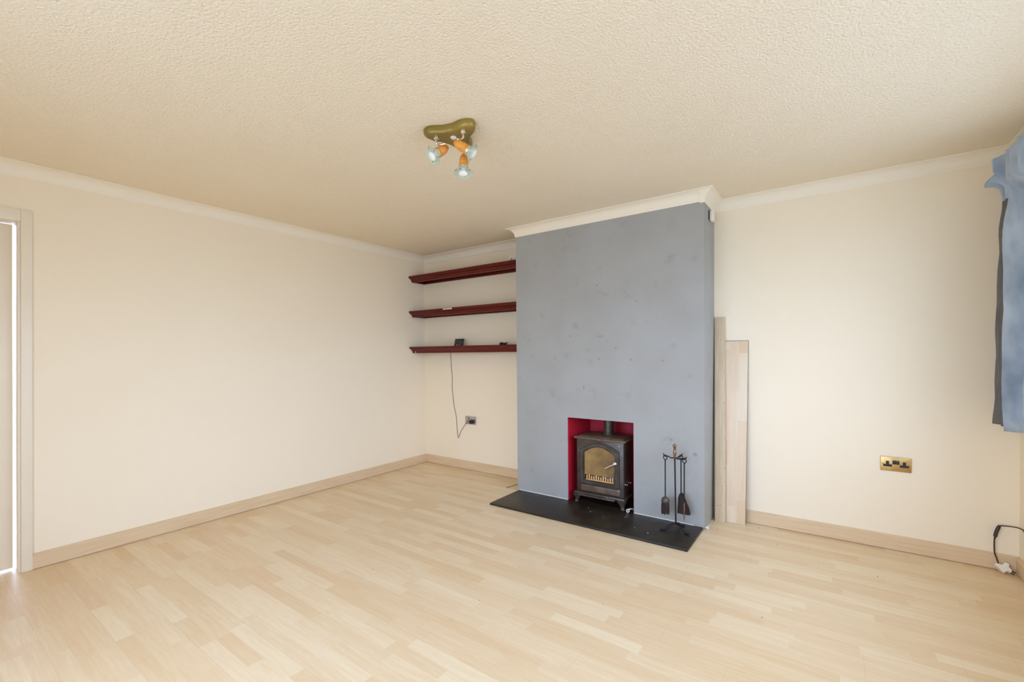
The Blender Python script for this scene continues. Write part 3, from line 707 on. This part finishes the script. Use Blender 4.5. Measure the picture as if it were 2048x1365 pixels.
# cross-section (x,y) of the hanging curtain, from its corner end to the window
base = [(-.030, -.118), (-.075, -.128), (-.112, -.150), (-.070, -.176), (-.058, -.188), (-.108, -.204), (-.066, -.236), (-.060, -.250),
        (-.095, -.272), (-.123, -.300), (-.119, -.312), (-.092, -.324), (-.055, -.334), (-.024, -.346), (-.020, -.385), (-.050, -.42), (-.055, -.445), (-.040, -.47),
        (-.085, -.50), (-.100, -.53), (-.062, -.56), (-.045, -.59), (-.080, -.62)]
def sect(z):
    t = max(0, min(1, (2.27 - z) / 1.42))
    P = []
    for i, (x, y) in enumerate(base):
        k = 1.0 - .10 * math.exp(-((z - 2.06) / .10) ** 2) + .05 * math.sin(t * 2.6)
        xx = x * k - .006
        if i <= 3: xx -= .002 * t + .030 * max(0, t - .55)
        # flared pinch pleats in the header
        hd = max(0, min(1, (z - 2.09) / .13)); hd = hd * hd * (3 - 2 * hd)
        if i <= 5: hd = max(0, min(1, (z - 2.15) / .09))
        if i >= 11:
            hd = max(0, min(1, (z - 2.05) / .09)); hd = hd * hd * (3 - 2 * hd)
            xx = xx * (1 - hd) + hd * -(.130 + .016 * math.sin(i * 2.1)) + (.0 if x < -.075 else 0)
        if x < -.075 and i < 11: xx -= .050 * hd * (1.15 if i in (1, 2, 3) else 1)
        yy = y - .004 * math.sin(t * 5 + i)
        P.append(Vector((W + xx, yy + .012 * hd * math.sin(i * 1.3), z)))
    return P
def curtain_mesh(end_folds):
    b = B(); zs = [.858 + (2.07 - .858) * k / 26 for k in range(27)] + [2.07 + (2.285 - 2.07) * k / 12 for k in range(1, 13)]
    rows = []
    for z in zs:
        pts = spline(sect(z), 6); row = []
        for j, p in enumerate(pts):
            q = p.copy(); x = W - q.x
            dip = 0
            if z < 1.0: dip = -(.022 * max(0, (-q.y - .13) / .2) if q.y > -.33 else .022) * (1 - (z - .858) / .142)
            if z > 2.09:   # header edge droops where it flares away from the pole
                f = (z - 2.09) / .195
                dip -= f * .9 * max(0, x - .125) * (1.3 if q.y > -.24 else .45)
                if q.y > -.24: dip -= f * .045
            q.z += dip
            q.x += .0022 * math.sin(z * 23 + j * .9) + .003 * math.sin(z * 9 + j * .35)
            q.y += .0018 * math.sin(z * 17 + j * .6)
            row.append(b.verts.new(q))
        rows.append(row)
    nl = 8 * 6 + 2  # corner-end folds below the header get a separate grey-brown colour
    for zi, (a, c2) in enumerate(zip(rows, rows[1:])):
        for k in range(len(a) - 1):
            if (k < nl and zi < 26) == end_folds: b.faces.new((a[k], a[k + 1], c2[k + 1], c2[k]))
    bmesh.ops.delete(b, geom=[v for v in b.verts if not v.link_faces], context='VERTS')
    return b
b = curtain_mesh(False); t = obj('curtain', b, 'velvet', ang=80)
tag(t, 'short blue velvet curtain gathered at the right edge of the room', 'curtain')
sd = t.modifiers.new('cloth', 'SOLIDIFY'); sd.thickness = .003; sd.offset = 0
b = curtain_mesh(True); ln = obj('end_folds', b, 'end_folds', t, ang=80); ln['label'] = 'grey brown folds'
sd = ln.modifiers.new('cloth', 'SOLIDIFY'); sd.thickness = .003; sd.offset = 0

# ------------------------------------------------------------------ bits on the floor
b = B(); tube(b, spline([(1.400, -.315, .0022), (1.412, -.26, .0022), (1.424, -.20, .0022), (1.436, -.12, .0022), (1.45, -.06, .0022)], 5), .0020, 6)
t = obj('loose_wire', b, 'brownlead'); tag(t, 'short dark wire on the floor beside the chimney breast', 'wire')
def chip(name, x, y, s, mat, label, cat, group=None, z0=0, fl=.55):
    b = B(); bmesh.ops.create_icosphere(b, subdivisions=2, radius=s)
    for v in b.verts: v.co *= random.uniform(.7, 1.1)
    zm = min(v.co.z for v in b.verts)
    for v in b.verts: v.co = Vector((v.co.x + x, v.co.y * .8 + y, (v.co.z - zm) * fl + z0))
    t = obj(name, b, mat, smooth=False); return tag(t, label, cat, group)
chip('plaster_chip', 3.172, -.318, .016, 'plaster', 'whitish broken plaster chip at the right foot of the chimney', 'debris', fl=.8)
chip('plaster_chip', 3.168, -.268, .011, 'plaster', 'smaller plaster chip behind the first, nearer the batten', 'debris', fl=.7)
for x, y, s in ((3.230, -.262, .0028), (3.470, -.090, .004), (3.60, -.33, .003), (1.69, -2.05, .003), (2.42, -1.95, .0025), (3.62, -1.30, .003), (2.95, -1.62, .0025), (4.10, -.50, .0028)):
    chip('crumb', x, y, s, 'crumb', 'tiny dark crumb on the pale laminate floor', 'crumb', 'dark crumbs scattered on the floor')
for x, y, s in ((2.35, -.50, .004), (2.62, -.46, .0045), (2.48, -.55, .003), (2.75, -.62, .004), (2.30, -.43, .0035), (2.86, -.66, .005)):
    chip('ash_fleck', x, y, s, 'plaster', 'tiny pale ash fleck on the black slate hearth', 'ash', 'ash flecks on the hearth', z0=.0158, fl=.4)

# ------------------------------------------------------------------ daylight
wd = bpy.data.worlds.new('daylight'); sc.world = wd; wd.use_nodes = True
nt = wd.node_tree; nt.nodes.clear()
bg = nt.nodes.new('ShaderNodeBackground'); wo = nt.nodes.new('ShaderNodeOutputWorld'); nt.links.new(bg.outputs[0], wo.inputs[0])
tc = nt.nodes.new('ShaderNodeTexCoord'); sp = nt.nodes.new('ShaderNodeSeparateXYZ'); nt.links.new(tc.outputs['Generated'], sp.inputs[0])
rp = nt.nodes.new('ShaderNodeValToRGB'); mr = nt.nodes.new('ShaderNodeMapRange'); mr.inputs[1].default_value = -1; mr.inputs[2].default_value = 1
nt.links.new(sp.outputs[2], mr.inputs[0]); nt.links.new(mr.outputs[0], rp.inputs[0])
e = rp.color_ramp.elements; e[0].position = .44; e[0].color = (.36, .455, .64, 1); e[1].position = .56; e[1].color = (.82, 1.035, 1.53, 1)
nt.links.new(rp.outputs[0], bg.inputs[0]); bg.inputs[1].default_value = 6.0
def portal(name, loc, rot, sx, sy):
    l = bpy.data.lights.new(name, 'AREA'); l.shape = 'RECTANGLE'; l.size = sx; l.size_y = sy; l.cycles.is_portal = True
    o = bpy.data.objects.new(name, l); col.objects.link(o); o.location = loc; o.rotation_euler = rot
portal('window_portal', (W + TW + .01, (WY0 + WY1) / 2, (WZ0 + WZ1) / 2), (0, PI / 2, 0), WZ1 - WZ0, WY1 - WY0)
portal('window_portal', ((NX0 + NX1) / 2, YN - TW - .01, (NZ0 + NZ1) / 2), (PI / 2, 0, 0), NX1 - NX0, NZ1 - NZ0)
portal('door_portal', (-.13, (DY0 + DY1) / 2, DZ / 2), (0, -PI / 2, 0), DZ, DY1 - DY0)

# ------------------------------------------------------------------ camera
cd = bpy.data.cameras.new('camera'); cam = bpy.data.objects.new('camera', cd); col.objects.link(cam)
yaw, pitch, roll, f = -.6182, -.0157, -.0085, 891.06
fw = Vector((math.sin(yaw) * math.cos(pitch), math.cos(yaw) * math.cos(pitch), math.sin(pitch)))
rt = Vector((math.cos(yaw), -math.sin(yaw), 0)); up = rt.cross(fw)
r2 = rt * math.cos(roll) + up * math.sin(roll); u2 = -rt * math.sin(roll) + up * math.cos(roll)
m = Matrix((r2, u2, -fw)).transposed().to_4x4(); m.translation = Vector((3.8753, -3.6898, 1.2619)); cam.matrix_world = m
cd.sensor_width = 36; cd.lens = f / 2048 * 36; cd.shift_y = 40.15 / 2048; cd.clip_start = .02
sc.camera = cam
sc.view_settings.view_transform = 'Standard'; sc.view_settings.look = 'None'; sc.view_settings.gamma = 1; sc.view_settings.use_curve_mapping = False
sc.view_settings.exposure = 0.25
sc.cycles.max_bounces = 14; sc.cycles.diffuse_bounces = 10
